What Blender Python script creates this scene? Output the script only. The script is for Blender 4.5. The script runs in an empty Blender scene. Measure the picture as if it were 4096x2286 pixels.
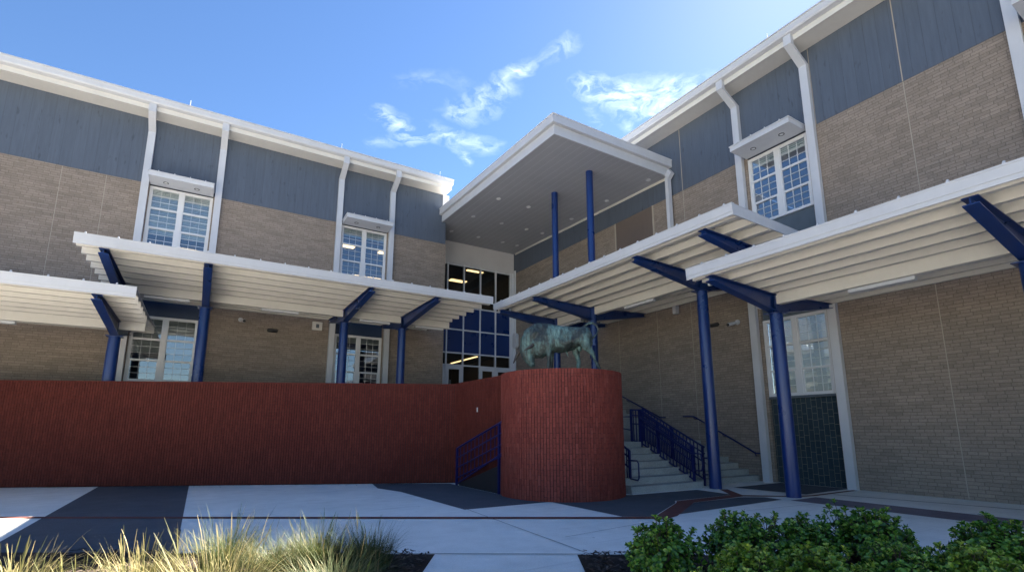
import bpy, bmesh, math, random
from mathutils import Vector, Matrix
random.seed(7)
sc = bpy.context.scene
COL = sc.collection
R = math.radians
PI = math.pi

# ------------------------------------------------------------------ materials
def newmat(name):
    m = bpy.data.materials.new(name); m.use_nodes = True
    nt = m.node_tree; nt.nodes.clear()
    return m, nt
def N(nt, t, **k):
    n = nt.nodes.new(t)
    for a, b in k.items():
        if a == 'inp':
            for i, v in b.items(): n.inputs[i].default_value = v
        else: setattr(n, a, b)
    return n
def lk(nt, a, b): nt.links.new(a, b)
def out(nt, sh):
    o = N(nt, 'ShaderNodeOutputMaterial'); lk(nt, sh, o.inputs[0]); return o
def c4(c): return (c[0], c[1], c[2], 1)
def coords(nt, axes=None, scale=1.0):
    """object coordinates; axes picks the two (u, v) object axes of a wall"""
    tc = N(nt, 'ShaderNodeTexCoord')
    if axes is None: return tc.outputs['Object']
    s = N(nt, 'ShaderNodeSeparateXYZ'); lk(nt, tc.outputs['Object'], s.inputs[0])
    c = N(nt, 'ShaderNodeCombineXYZ')
    lk(nt, s.outputs[axes[0]], c.inputs[0]); lk(nt, s.outputs[axes[1]], c.inputs[1])
    return c.outputs[0]
def noise(nt, vec, scale, detail=4, rough=.55, stretch=None, dist=0):
    if stretch:
        mp = N(nt, 'ShaderNodeMapping'); mp.inputs['Scale'].default_value = stretch
        lk(nt, vec, mp.inputs[0]); vec = mp.outputs[0]
    n = N(nt, 'ShaderNodeTexNoise', inp={'Scale': scale, 'Detail': detail, 'Roughness': rough, 'Distortion': dist})
    lk(nt, vec, n.inputs['Vector']); return n.outputs[0]
def ramp(nt, fac, *stops):
    r = N(nt, 'ShaderNodeValToRGB'); e = r.color_ramp.elements
    while len(e) < len(stops): e.new(.5)
    for el, (p, c) in zip(e, stops):
        el.position = p; el.color = c4(c) if not isinstance(c, (int, float)) else (c, c, c, 1)
    lk(nt, fac, r.inputs[0]); return r.outputs[0]
def mixc(nt, fac, a, b, mode='MIX'):
    m = N(nt, 'ShaderNodeMix', data_type='RGBA', blend_type=mode)
    for s, v in ((m.inputs[0], fac), (m.inputs[6], a), (m.inputs[7], b)):
        if isinstance(v, (int, float)): s.default_value = v
        elif isinstance(v, tuple): s.default_value = c4(v)
        else: lk(nt, v, s)
    return m.outputs[2]
def mth(nt, op, a, b=None, c=None, clamp=False):
    m = N(nt, 'ShaderNodeMath', operation=op, use_clamp=clamp)
    for i, v in enumerate((a, b, c)):
        if v is None: continue
        if isinstance(v, (int, float)): m.inputs[i].default_value = v
        else: lk(nt, v, m.inputs[i])
    return m.outputs[0]
def bump(nt, h, strength=.4, dist=.01):
    b = N(nt, 'ShaderNodeBump', inp={'Strength': strength, 'Distance': dist})
    lk(nt, h, b.inputs['Height']); return b.outputs[0]
def pbsdf(nt, col, rough=.6, metal=0, normal=None, spec=.5):
    p = N(nt, 'ShaderNodeBsdfPrincipled')
    for k, v in (('Base Color', col), ('Roughness', rough), ('Metallic', metal)):
        if isinstance(v, tuple): p.inputs[k].default_value = c4(v)
        elif isinstance(v, (int, float)): p.inputs[k].default_value = v
        else: lk(nt, v, p.inputs[k])
    p.inputs['Specular IOR Level'].default_value = spec
    if normal is not None: lk(nt, normal, p.inputs['Normal'])
    return p.outputs[0]

def paint(name, col, rough=.45, dirt=.12, bumps=.06):
    m, nt = newmat(name); v = coords(nt)
    n = noise(nt, v, 1.3, 6, .6); n2 = noise(nt, v, 9, 4, .6, (1, 1, .3))
    f = mth(nt, 'MULTIPLY_ADD', n, .7, mth(nt, 'MULTIPLY', n2, .3))
    dk = tuple(x * (1 - 1.3 * dirt) for x in col)
    c = mixc(nt, ramp(nt, f, (.32, 0.), (.6, 1.)), dk, tuple(col))
    rr = mth(nt, 'MULTIPLY_ADD', n, .2, rough - .1)
    out(nt, pbsdf(nt, c, rr, normal=bump(nt, noise(nt, v, 5, 3), bumps, .01)))
    return m

def brick_wall(name, axes, c1, c2, mortar, bw=.29, bh=.08, stain=.2):
    m, nt = newmat(name)
    v = coords(nt, axes)
    b = N(nt, 'ShaderNodeTexBrick', offset=.5, offset_frequency=2, squash=.62, squash_frequency=3)
    for k, x in (('Scale', 1), ('Mortar Size', .0062), ('Mortar Smooth', .25), ('Bias', -.25),
                 ('Brick Width', bw), ('Row Height', bh)): b.inputs[k].default_value = x
    b.inputs['Color1'].default_value = c4(c1); b.inputs['Color2'].default_value = c4(c2)
    b.inputs['Mortar'].default_value = c4(mortar); lk(nt, v, b.inputs['Vector'])
    big = noise(nt, v, .55, 5, .6); fine = noise(nt, v, 30, 3, .6); med = noise(nt, v, 3.5, 3, .6, (.35, 1.6, 1))
    c = mixc(nt, ramp(nt, big, (.35, 0.), (.7, stain)), b.outputs['Color'], tuple(x * .55 for x in c1))
    c = mixc(nt, .2, c, ramp(nt, med, (.3, .25), (.7, .85)), 'OVERLAY')
    c = mixc(nt, .18, c, ramp(nt, fine, (.3, .2), (.7, .9)), 'OVERLAY')
    h = mth(nt, 'ADD', mth(nt, 'MULTIPLY', b.outputs['Fac'], -1), mth(nt, 'MULTIPLY', fine, .35))
    out(nt, pbsdf(nt, c, .85, normal=bump(nt, h, .55, .012), spec=.25))
    return m

def siding_mat(name, axes, col, board=.305, spots=.8):
    m, nt = newmat(name); v = coords(nt, axes)
    s = N(nt, 'ShaderNodeSeparateXYZ'); lk(nt, v, s.inputs[0])
    t = mth(nt, 'FRACT', mth(nt, 'DIVIDE', s.outputs[0], board))
    g = mth(nt, 'LESS_THAN', t, .035)
    board_id = mth(nt, 'FLOOR', mth(nt, 'DIVIDE', s.outputs[0], board))
    wn = N(nt, 'ShaderNodeTexWhiteNoise', noise_dimensions='1D'); lk(nt, board_id, wn.inputs['W'])
    st = noise(nt, v, 5.5, 5, .65, (2.2, .16, 1))
    blot = noise(nt, v, 3.2, 2, .5, (2.4, .62, 1))
    c = mixc(nt, ramp(nt, st, (.3, 0.), (.75, 1.)), tuple(x * .88 for x in col), tuple(min(1, x * 1.1 + .003) for x in col))
    c = mixc(nt, mth(nt, 'MULTIPLY', ramp(nt, blot, (.64, 0.), (.72, 1.)), spots * .65), c, tuple(x * .45 for x in col))
    c = mixc(nt, mth(nt, 'MULTIPLY', wn.outputs[0], .18), c, tuple(x * .6 for x in col))
    pale = noise(nt, v, 4.1, 3, .5, (3., .45, 1))
    c = mixc(nt, mth(nt, 'MULTIPLY', ramp(nt, pale, (.7, 0.), (.8, 1.)), .3), c, tuple(x * 1.6 + .02 for x in col))
    c = mixc(nt, mth(nt, 'MULTIPLY', g, .35), c, tuple(x * .4 for x in col))
    h = mth(nt, 'MULTIPLY_ADD', g, -1, mth(nt, 'MULTIPLY', st, .15))
    out(nt, pbsdf(nt, c, .6, normal=bump(nt, h, .5, .012)))
    return m

def island_mat(name, stops, rough=.6, nscale=25, bumps=.3, stain=None, spec=.4, trans=0, sheen=None):
    """colour differs a little from piece to piece of a mesh (bricks, leaves, blades, chips)"""
    m, nt = newmat(name); v = coords(nt)
    geo = N(nt, 'ShaderNodeNewGeometry')
    c = ramp(nt, geo.outputs['Random Per Island'], *stops)
    n = noise(nt, v, nscale, 4, .6)
    c = mixc(nt, .25, c, ramp(nt, n, (.3, .2), (.7, .9)), 'OVERLAY')
    if stain:
        c = mixc(nt, ramp(nt, noise(nt, v, stain[0], 5, .6), (.52, 0.), (.75, stain[1])), c, stain[2])
    s = pbsdf(nt, c, rough, normal=bump(nt, n, bumps, .006), spec=spec)
    if trans:
        t = N(nt, 'ShaderNodeBsdfTranslucent'); lk(nt, c, t.inputs[0])
        mx = N(nt, 'ShaderNodeMixShader', inp={0: trans}); lk(nt, s, mx.inputs[1]); lk(nt, t.outputs[0], mx.inputs[2]); s = mx.outputs[0]
    out(nt, s); return m

def concrete_mat(name, c1, c2, rough=.85, crack=True):
    m, nt = newmat(name); v = coords(nt)
    a = noise(nt, v, .35, 6, .6); b = noise(nt, v, 2.3, 7, .65); f = noise(nt, v, 60, 3, .6)
    c = mixc(nt, ramp(nt, mth(nt, 'MULTIPLY_ADD', a, .55, mth(nt, 'MULTIPLY', b, .45)), (.36, 0.), (.62, 1.)), c1, c2)
    c = mixc(nt, ramp(nt, noise(nt, v, 1.1, 5, .7, None, 1.2), (.62, 0.), (.78, .35)), c, tuple(x * .6 for x in c1))
    sp = N(nt, 'ShaderNodeTexVoronoi', feature='F1', inp={'Scale': 1.7}); lk(nt, v, sp.inputs['Vector'])
    c = mixc(nt, mth(nt, 'MULTIPLY', mth(nt, 'LESS_THAN', sp.outputs['Distance'], .035), .6), c, tuple(x * .3 for x in c1))
    c = mixc(nt, .4, c, ramp(nt, f, (.25, .15), (.75, .95)), 'OVERLAY')
    sw = noise(nt, v, 2.2, 6, .7, (.18, 2.6, 1), .8); c = mixc(nt, mth(nt, 'MULTIPLY', ramp(nt, sw, (.56, 0.), (.7, 1.)), .28), c, tuple(x * .55 for x in c1))
    out(nt, pbsdf(nt, c, rough, normal=bump(nt, mth(nt, 'ADD', b, mth(nt, 'MULTIPLY', f, .3)), .18, .012), spec=.3))
    return m

def glass_mat(name, tint, refl=.2, rough=.01, wav=.0):
    m, nt = newmat(name)
    fr = N(nt, 'ShaderNodeFresnel', inp={0: 1.5})
    fac = mth(nt, 'MULTIPLY_ADD', fr.outputs[0], .9, refl, clamp=True)
    t = N(nt, 'ShaderNodeBsdfTransparent'); t.inputs[0].default_value = c4(tint)
    g = N(nt, 'ShaderNodeBsdfGlossy', inp={'Roughness': rough}); g.inputs[0].default_value = (.9, .95, 1, 1)
    if wav:
        nn = bump(nt, noise(nt, coords(nt), 1.6, 2, .5), wav, .05)
        lk(nt, nn, g.inputs['Normal'])
    mx = N(nt, 'ShaderNodeMixShader'); lk(nt, fac, mx.inputs[0]); lk(nt, t.outputs[0], mx.inputs[1]); lk(nt, g.outputs[0], mx.inputs[2])
    out(nt, mx.outputs[0]); return m
def emit_mat(name, col, s):
    m, nt = newmat(name); e = N(nt, 'ShaderNodeEmission', inp={1: s}); e.inputs[0].default_value = c4(col)
    out(nt, e.outputs[0]); return m

M = {}
TAN1, TAN2, MORT = (.27, .222, .182), (.205, .167, .137), (.145, .123, .105)
M['brick_x'] = brick_wall('tan_brick_left', (0, 2), TAN1, TAN2, MORT)
M['brick_y'] = brick_wall('tan_brick_right', (1, 2), TAN1, TAN2, MORT)
M['darkbrick'] = brick_wall('dark_green_brick', (2, 1), (.022, .038, .05), (.034, .052, .062), (.16, .16, .13), .3, .14, .1)
SID = (.078, .098, .134)
M['siding_x'] = siding_mat('slate_siding_left', (0, 2), SID)
M['siding_y'] = siding_mat('slate_siding_right', (1, 2), SID)
M['panel_blue'] = paint('navy_panel', (.006, .028, .13), .3)
M['panel_slate'] = paint('slate_panel', (.09, .115, .14), .55, .2)
M['panel_dark'] = paint('dark_blue_panel', (.02, .04, .085), .4)
M['white'] = paint('white_paint', (.51, .525, .56), .4, .07)
M['cream'] = paint('cream_paint', (.62, .60, .56), .5, .07)
M['vinyl'] = paint('white_vinyl', (.62, .63, .65), .35, .04)
M['alu'] = paint('pale_aluminium', (.6, .62, .66), .35, .05)
M['stucco'] = paint('pale_grey_plaster', (.5, .5, .52), .8, .06, .2)
M['navy'] = paint('navy_steel_paint', (.006, .03, .15), .3, .12)
M['rail'] = paint('blue_rail_paint', (.004, .010, .095), .4, .15)
M['joint'] = paint('joint_sealant', (.36, .315, .26), .8, .1)
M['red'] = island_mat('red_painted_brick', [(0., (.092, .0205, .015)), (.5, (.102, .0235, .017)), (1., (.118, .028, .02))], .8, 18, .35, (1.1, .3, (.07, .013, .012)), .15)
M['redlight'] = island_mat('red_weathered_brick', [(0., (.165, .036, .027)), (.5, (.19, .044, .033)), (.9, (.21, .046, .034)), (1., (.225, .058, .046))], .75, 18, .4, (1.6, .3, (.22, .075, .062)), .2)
M['redmortar'] = paint('red_painted_mortar', (.035, .006, .005), .85, .2)
M['concrete'] = concrete_mat('pale_concrete', (.68, .66, .61), (.84, .82, .77))
M['asphalt'] = concrete_mat('grey_asphalt', (.17, .17, .165), (.25, .245, .235))
M['stair'] = concrete_mat('stair_concrete', (.26, .27, .26), (.36, .37, .355))
M['darkpave'] = concrete_mat('blue_grey_paving', (.062, .07, .082), (.092, .1, .114))
M['purple'] = concrete_mat('mauve_paving', (.14, .115, .135), (.20, .165, .185))
M['pavers'] = brick_wall('red_pavers', (0, 1), (.17, .055, .045), (.12, .045, .04), (.09, .06, .055), .2, .1, .1)
M['line'] = paint('paving_line', (.05, .05, .05), .9, .1)
M['soil'] = concrete_mat('mulch_soil', (.02, .014, .011), (.045, .032, .025), .95)
M['chips'] = island_mat('bark_chips', [(0., (.015, .01, .008)), (.7, (.05, .034, .026)), (1., (.12, .09, .075))], .9, 20)
M['glass'] = glass_mat('window_glass', (.8, .87, .9), .2, .01, .03)
M['glassdark'] = glass_mat('storefront_glass', (.45, .48, .5), .02, .01, .02)
M['blind'] = paint('pale_blind', (.52, .58, .55), .8, .05)
M['blindgrey'] = paint('grey_beige_blind', (.36, .36, .33), .8, .08)
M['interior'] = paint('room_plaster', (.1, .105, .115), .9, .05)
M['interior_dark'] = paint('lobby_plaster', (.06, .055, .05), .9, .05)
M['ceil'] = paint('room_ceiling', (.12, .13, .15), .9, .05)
M['tube'] = emit_mat('ceiling_lamp', (1., .66, .3), .55)
M['lampglass'] = paint('lamp_lens', (.8, .8, .8), .2, .02)
M['dark'] = paint('black_metal', (.02, .02, .022), .4, .05)
M['louvre'] = paint('brown_panel', (.13, .10, .085), .7, .12)
def soffit_mat():
    m, nt = newmat('grey_plank_soffit'); v = coords(nt)
    s = N(nt, 'ShaderNodeSeparateXYZ'); lk(nt, v, s.inputs[0])
    t = mth(nt, 'FRACT', mth(nt, 'DIVIDE', s.outputs[0], .3))
    g = mth(nt, 'LESS_THAN', t, .045)
    c = mixc(nt, g, mixc(nt, noise(nt, v, 1.1, 4), (.33, .34, .37), (.4, .41, .44)), (.5, .51, .55))
    out(nt, pbsdf(nt, c, .45, normal=bump(nt, mth(nt, 'MULTIPLY', g, -1), .5, .01))); return m
M['soffit'] = soffit_mat()
def bronze_mat():
    m, nt = newmat('weathered_bronze'); v = coords(nt)
    a = noise(nt, v, 2.6, 6, .62, (1, 1, .55), .6); b = noise(nt, v, 9, 6, .7, (1.6, 1.6, .3), .4); f = noise(nt, v, 45, 3)
    k = mth(nt, 'MULTIPLY_ADD', a, .6, mth(nt, 'MULTIPLY', b, .4))
    k = mth(nt, 'MULTIPLY_ADD', mth(nt, 'SUBTRACT', k, .5), 1.2, .52)
    c = ramp(nt, k, (.38, (.02, .021, .021)), (.5, (.045, .06, .058)), (.58, (.095, .16, .152)), (.72, (.22, .36, .33)))
    r = ramp(nt, k, (.35, .35), (.6, .7))
    out(nt, pbsdf(nt, c, r, .25, bump(nt, mth(nt, 'ADD', b, mth(nt, 'MULTIPLY', f, .3)), .5, .02), .5)); return m
M['bronze'] = bronze_mat()
M['horn'] = paint('brown_bronze', (.06, .05, .045), .5, .2)
M['leaf'] = island_mat('shrub_leaf', [(0., (.035, .09, .014)), (.45, (.09, .21, .026)), (.8, (.18, .34, .045)), (1., (.38, .48, .08))], .25, 14, .12, None, .5, .28)
M['leaf_pale'] = island_mat('pale_shrub_leaf', [(0., (.06, .12, .014)), (.4, (.16, .28, .03)), (.75, (.32, .44, .05)), (1., (.55, .58, .1))], .28, 14, .12, None, .5, .3)  # lighter, yellower leaf colours, used on front-row shrubs
M['stem'] = paint('shrub_stem', (.07, .05, .035), .9, .2)
M['grass_dry'] = island_mat('straw_grass', [(0., (.07, .085, .025)), (.5, (.19, .18, .07)), (1., (.38, .31, .16))], .6, 10, .1, None, .3, .25)
M['grass_green'] = island_mat('green_grass', [(0., (.035, .06, .018)), (.55, (.075, .1, .035)), (.85, (.14, .14, .06)), (1., (.26, .2, .09))], .6, 10, .1, None, .3, .2)

# ------------------------------------------------------------------ mesh helpers
class MB:
    """collects pieces (in a local frame mapped by F) and links them as one mesh object"""
    def __init__(s, F=None): s.bm = bmesh.new(); s.F = F or (lambda p: p)
    def v(s, p): return s.bm.verts.new(s.F(Vector(p)))
    def face(s, pts): s.bm.faces.new([s.v(p) for p in pts]); return s
    def box(s, a, b):
        x0, y0, z0 = a; x1, y1, z1 = b
        P = [s.v(p) for p in ((x0, y0, z0), (x1, y0, z0), (x1, y1, z0), (x0, y1, z0), (x0, y0, z1), (x1, y0, z1), (x1, y1, z1), (x0, y1, z1))]
        for f in ((0, 3, 2, 1), (4, 5, 6, 7), (0, 1, 5, 4), (1, 2, 6, 5), (2, 3, 7, 6), (3, 0, 4, 7)): s.bm.faces.new([P[i] for i in f])
        return s
    def prism(s, A, B):
        """two matching polygons joined by sides"""
        a = [s.v(p) for p in A]; b = [s.v(p) for p in B]; n = len(a)
        s.bm.faces.new(a[::-1]); s.bm.faces.new(b)
        for i in range(n): s.bm.faces.new((a[i], a[(i + 1) % n], b[(i + 1) % n], b[i]))
        return s
    def bar(s, p, q, w, h, up=(0, 0, 1)):
        p = Vector(p); q = Vector(q); d = (q - p).normalized(); u = Vector(up)
        sd = d.cross(u)
        if sd.length < 1e-4: sd = d.cross(Vector((1, 0, 0)))
        sd.normalize(); u = sd.cross(d)
        k = [sd * (i * w / 2) + u * (j * h / 2) for i, j in ((-1, -1), (1, -1), (1, 1), (-1, 1))]
        return s.prism([p + x for x in k], [q + x for x in k])
    def tube(s, pts, rad, n=10, caps=True):
        pts = [Vector(p) for p in pts]; rings = []
        if not isinstance(rad, (list, tuple)): rad = [rad] * len(pts)
        ref = None
        for i, p in enumerate(pts):
            d = (pts[min(i + 1, len(pts) - 1)] - pts[max(i - 1, 0)]).normalized()
            if ref is None:
                ref = d.orthogonal().normalized()
            ref = (ref - d * ref.dot(d)).normalized(); b = d.cross(ref)
            r = rad[i]; ra, rb = r if isinstance(r, (list, tuple)) else (r, r)
            rings.append([s.v(p + ref * (math.cos(t) * ra) + b * (math.sin(t) * rb)) for t in [2 * PI * j / n for j in range(n)]])
        for a, b in zip(rings, rings[1:]):
            for j in range(n): s.bm.faces.new((a[j], a[(j + 1) % n], b[(j + 1) % n], b[j]))
        if caps: s.bm.faces.new(rings[0][::-1]); s.bm.faces.new(rings[-1])
        return s
    def disc(s, c, r, n=16, th=.02):
        c = Vector(c)
        A = [c + Vector((math.cos(2 * PI * i / n) * r, math.sin(2 * PI * i / n) * r, 0)) for i in range(n)]
        return s.prism(A, [a + Vector((0, 0, th)) for a in A])
    def ring(s, c, r0, r1, th, n=18):
        c = Vector(c)
        for i in range(n):
            t0, t1 = 2 * PI * i / n, 2 * PI * (i + 1) / n
            P = [c + Vector((math.cos(t) * r, math.sin(t) * r, 0)) for t, r in ((t0, r0), (t0, r1), (t1, r1), (t1, r0))]
            s.prism(P, [p + Vector((0, 0, th)) for p in P])
        return s
    def build(s, name, mat, parent=None, smooth=None, bevel=0, recalc=True):
        if recalc: bmesh.ops.recalc_face_normals(s.bm, faces=s.bm.faces[:])
        if bevel:
            bmesh.ops.bevel(s.bm, geom=s.bm.edges[:], offset=bevel, segments=1, affect='EDGES', clamp_overlap=True)
        me = bpy.data.meshes.new(name); s.bm.to_mesh(me); s.bm.free()
        me.materials.append(M[mat] if isinstance(mat, str) else mat)
        o = bpy.data.objects.new(name, me); COL.objects.link(o)
        if smooth is not None:
            me.shade_auto_smooth(angle=R(smooth)) if hasattr(me, 'shade_auto_smooth') else None
            me.polygons.foreach_set('use_smooth', [True] * len(me.polygons))
            if smooth < 179: me.set_sharp_from_angle(angle=R(smooth))
        if parent is not None:
            o.parent = parent; o.matrix_parent_inverse = parent.matrix_world.inverted() if False else Matrix.Translation(-parent.location)
        return o
def thing(name, label, cat, loc=(0, 0, 0), group=None):
    o = bpy.data.objects.new(name, None); COL.objects.link(o); o.location = loc; o.empty_display_size = .2
    o['label'] = label; o['category'] = cat
    if group: o['group'] = group
    return o
def tag(o, label, cat, group=None):
    o['label'] = label; o['category'] = cat
    if group: o['group'] = group
    return o
def struct(o): o['kind'] = 'structure'; return o
def relabel(o, t): o['label'] = t; return o

# ------------------------------------------------------------------ camera
cam = bpy.data.cameras.new('camera'); co = bpy.data.objects.new('camera', cam); COL.objects.link(co)
co.location = (0, 0, 1.5); co.rotation_euler = (R(90) + .182787, 0, 1.02139966 - PI / 2)
cam.sensor_width = 36; cam.lens = 36 * 2005.36 / 4096; cam.shift_y = 204.14 / 4096
cam.clip_start = .05; cam.clip_end = 3000
sc.camera = co

# ------------------------------------------------------------------ frames of the two wings
LY, RX = 21.1, 14.43
FL = lambda p: Vector((p[0], LY - p[1], p[2]))        # p = (along, out from the wall, up)
FR = lambda p: Vector((RX - p[1], p[0], p[2]))
ZB, ZS = 10.21, 12.70                                   # bottom of the siding band, soffit
TER = 2.6                                               # level of the raised terrace

def window(F, root, s0, s1, z0, z1, d=-.1, blind=None, name_label=None):
    """a pair of triple sashes with 3x3 glazing bars"""
    w = MB(F); fo = .075
    f = w
    f.box((s0, d - .06, z0), (s0 + fo, d + .05, z1)); f.box((s1 - fo, d - .06, z0), (s1, d + .05, z1))
    f.box((s0 + fo, d - .06, z1 - fo * .75), (s1 - fo, d + .05, z1)); f.box((s0 + fo, d - .06, z0), (s1 - fo, d + .07, z0 + .06))
    mid = (s0 + s1) / 2
    f.box((mid - .075, d - .06, z0 + .06), (mid + .075, d + .05, z1 - fo * .75))
    h = z1 - fo * .75 - z0 - .06; zz0 = z0 + .06
    zr = [zz0, zz0 + h * .315, zz0 + h * .655, z1 - fo * .75]
    win = f.build('window', 'vinyl', root)
    if name_label: win['label'] = name_label
    for a, b in ((s0 + fo, mid - .075), (mid + .075, s1 - fo)):
        sash = MB(F); bars = MB(F); pane = MB(F)
        for k in range(3):
            za, zb = zr[k], zr[k + 1]
            t = .045 if k == 0 else .022
            dd = d + (.012 if k == 0 else 0)
            sash.box((a, dd - .03, za), (a + t, dd + .025, zb)); sash.box((b - t, dd - .03, za), (b, dd + .025, zb))
            sash.box((a + t, dd - .03, zb - .032), (b - t, dd + .03, zb)); sash.box((a + t, dd - .03, za), (b - t, dd + .025, za + .03))
            ga, gb, gz0, gz1 = a + t, b - t, za + .03, zb - .032
            for i in (1, 2):
                x = ga + (gb - ga) * i / 3; bars.box((x - .0048, d - .012, gz0), (x + .0048, d + .012, gz1))
                z = gz0 + (gz1 - gz0) * i / 3
                for q in range(3):
                    xa = ga + (gb - ga) * q / 3 + (.0065 if q else 0); xb = ga + (gb - ga) * (q + 1) / 3 - (.0065 if q < 2 else 0)
                    bars.box((xa, d - .012, z - .005), (xb, d + .012, z + .005))
            pane.face([(ga, d - .016, gz0), (gb, d - .016, gz0), (gb, d - .016, gz1), (ga, d - .016, gz1)])
        sash.build('sash', 'vinyl', win); bars.build('glazing_bar', 'vinyl', win); pane.build('pane', 'glass', win, recalc=False)
    if blind:
        mat, zlow = blind
        zt = z1 - .05
        zl = zt - (zt - (z0 + .05)) * zlow
        k = max(3, int((zt - zl) / .055))
        for a, c in ((s0 + fo, mid - .03), (mid + .03, s1 - fo)):
            b = MB(F)
            for i in range(k):
                za = zl + (zt - zl) * i / k; zb = zl + (zt - zl) * (i + 1) / k
                b.face([(a, d - .10, za), (c, d - .10, za), (c, d - .125, zb), (a, d - .125, zb)])
            b.build('blind', mat, win, recalc=False)
    return win

def awning(F, root, s0, s1):
    a = MB(F); z0, z1 = 10.19, 10.37
    a.box((s0, 0.003, z0), (s1, .86, z1 - .03)); a.box((s0 - .02, .003, z1 - .03), (s1 + .02, .89, z1))
    o = a.build('window_canopy', 'white', root, bevel=.004)
    l = MB(F)
    for i in range(4):
        x = s0 + (s1 - s0) * (.14 + .24 * i); seam = MB(F); seam.box((x - .012, .06, z1), (x + .012, .87, z1 + .045)); seam.build('roof_seam', 'white', o)
    for q in (.25, .73):
        x = s0 + (s1 - s0) * q; l = MB(F); l.ring((x, .42, z0 - .012), .06, .085, .012); l.build('downlight', 'dark', o)
        l = MB(F); l.disc((x, .42, z0 - .006), .06, 16, .006); l.build('lamp_lens', 'lampglass', o)
    return o

def downspout(F, root, s, zbot):
    w, t = .11, .15
    m = MB(F)
    m.box((s - w, .72, 12.55), (s + w, .72 + t, 12.88))
    m.prism([(s - w, .72, 12.55), (s + w, .72, 12.55), (s + w, .72 + t, 12.55), (s - w, .72 + t, 12.55)],
            [(s - w, .02, 12.18), (s + w, .02, 12.18), (s + w, .02 + t, 12.13), (s - w, .02 + t, 12.13)])
    m.prism([(s - w, .02, 12.18), (s + w, .02, 12.18), (s + w, .02 + t, 12.13), (s - w, .02 + t, 12.13)],
            [(s - w, .02, zbot), (s + w, .02, zbot), (s + w, .02 + t, zbot), (s - w, .02 + t, zbot)])
    return m.build('downspout', 'white', root)

def eave(F, root, s0, s1):
    e = MB(F); e.box((s0, -8, ZS), (s1, .70, ZS + .12)); e.build('soffit', 'cream', root)
    e = MB(F); e.box((s0, .703, ZS - .03), (s1, .735, ZS + .2)); e.build('fascia', 'cream', root)
    g = MB(F)
    prof = [(.737, 12.84), (.90, 12.86), (.93, 12.9), (.95, 13.06), (.985, 13.07), (.985, 13.1), (.737, 13.1)]
    g.prism([(s0, a, z) for a, z in prof], [(s1, a, z) for a, z in prof]); g.build('gutter', 'white', root)
    r = MB(F); P = [(.73, 13.103), (.73, 13.14), (-9, 13.6), (-9, 12.83), (.69, 12.83)]
    r.prism([(s0, a, z) for a, z in P], [(s1, a, z) for a, z in P]); r.build('roof', 'alu', root)

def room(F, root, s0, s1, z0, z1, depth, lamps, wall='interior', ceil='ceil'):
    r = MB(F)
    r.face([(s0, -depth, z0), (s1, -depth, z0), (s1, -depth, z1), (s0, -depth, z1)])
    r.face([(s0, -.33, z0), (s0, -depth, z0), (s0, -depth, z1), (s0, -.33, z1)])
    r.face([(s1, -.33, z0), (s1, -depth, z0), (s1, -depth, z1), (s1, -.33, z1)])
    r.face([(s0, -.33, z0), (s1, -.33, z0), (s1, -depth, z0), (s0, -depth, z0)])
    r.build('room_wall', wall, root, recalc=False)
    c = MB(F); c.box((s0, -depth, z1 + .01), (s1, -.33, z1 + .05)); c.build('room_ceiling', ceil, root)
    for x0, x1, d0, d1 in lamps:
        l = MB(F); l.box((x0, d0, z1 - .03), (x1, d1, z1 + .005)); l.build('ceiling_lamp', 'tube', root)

# ================================================================== LEFT WING
LW = thing('school_wing', 'left two-storey tan brick wing with slate siding band, white eaves and two lit window bays', 'building', (0, LY, 0))
baysL = [(-2.36, -.40), (4.38, 6.34)]
def bay_walls(F, root, s_lo, s_hi, bays, zlow, mat, matsid):
    w = MB(F); s = s_lo
    for a, b in bays:
        w.box((s, -.32, zlow), (a - .0, 0, ZB)); s = b
    w.box((s, -.32, zlow), (s_hi, 0, ZB))
    w.build('brick_wall', mat, root)
    w = MB(F); w.box((s_lo, -.32, ZB + .002), (s_hi, .012, ZS - .002)); w.build('siding_band', matsid, root)
bay_walls(FL, LW, -30, 9.13, baysL, 0, 'brick_x', 'siding_x')
eave(FL, LW, -30, 9.12)
m = MB(FL); m.box((9.135, -8, 0), (9.2, -.0, ZB)); m.build('end_wall', 'brick_y', LW)
m = MB(FL); m.box((9.135, -8, ZB + .003), (9.18, -.0, ZS - .03)); m.build('end_siding', 'siding_y', LW)
m = MB(FL); m.box((8.98, -.1, 11.38), (9.30, .05, ZS - .003)); m.build('corner_trim', 'white', LW)
for i, (a, b) in enumerate(baysL):
    window(FL, LW, a, b, 7.88, 10.165, blind=('blind', .78) if i == 0 else ('blind', .16))
    window(FL, LW, a, b, 3.12, 5.40, blind=('blindgrey', .55) if i == 0 else ('blindgrey', .12))
    m = MB(FL); m.box((a, -.30, 5.403), (b, -.09, 7.877)); m.build('spandrel_panel', 'panel_dark', LW)
    m = MB(FL); m.box((a, -.30, 0), (b, -.09, 3.117)); m.build('spandrel_panel', 'panel_dark', LW)
    awning(FL, LW, a, b)
for s in (-2.50, -.24, 4.22, 6.50): downspout(FL, LW, s, TER)
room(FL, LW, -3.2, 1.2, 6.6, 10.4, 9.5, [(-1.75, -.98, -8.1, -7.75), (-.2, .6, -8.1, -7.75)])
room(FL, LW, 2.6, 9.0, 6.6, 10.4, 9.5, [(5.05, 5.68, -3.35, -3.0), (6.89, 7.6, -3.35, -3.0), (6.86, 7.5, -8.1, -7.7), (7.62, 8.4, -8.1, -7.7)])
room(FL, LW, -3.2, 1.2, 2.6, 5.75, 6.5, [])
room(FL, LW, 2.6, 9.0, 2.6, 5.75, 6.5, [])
for s in (-4.77, -3.6):
    m = MB(FL); m.box((s - .008, .001, 5.8), (s + .008, .006, ZB - .01)); m.build('control_joint', 'joint', LW)
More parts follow.
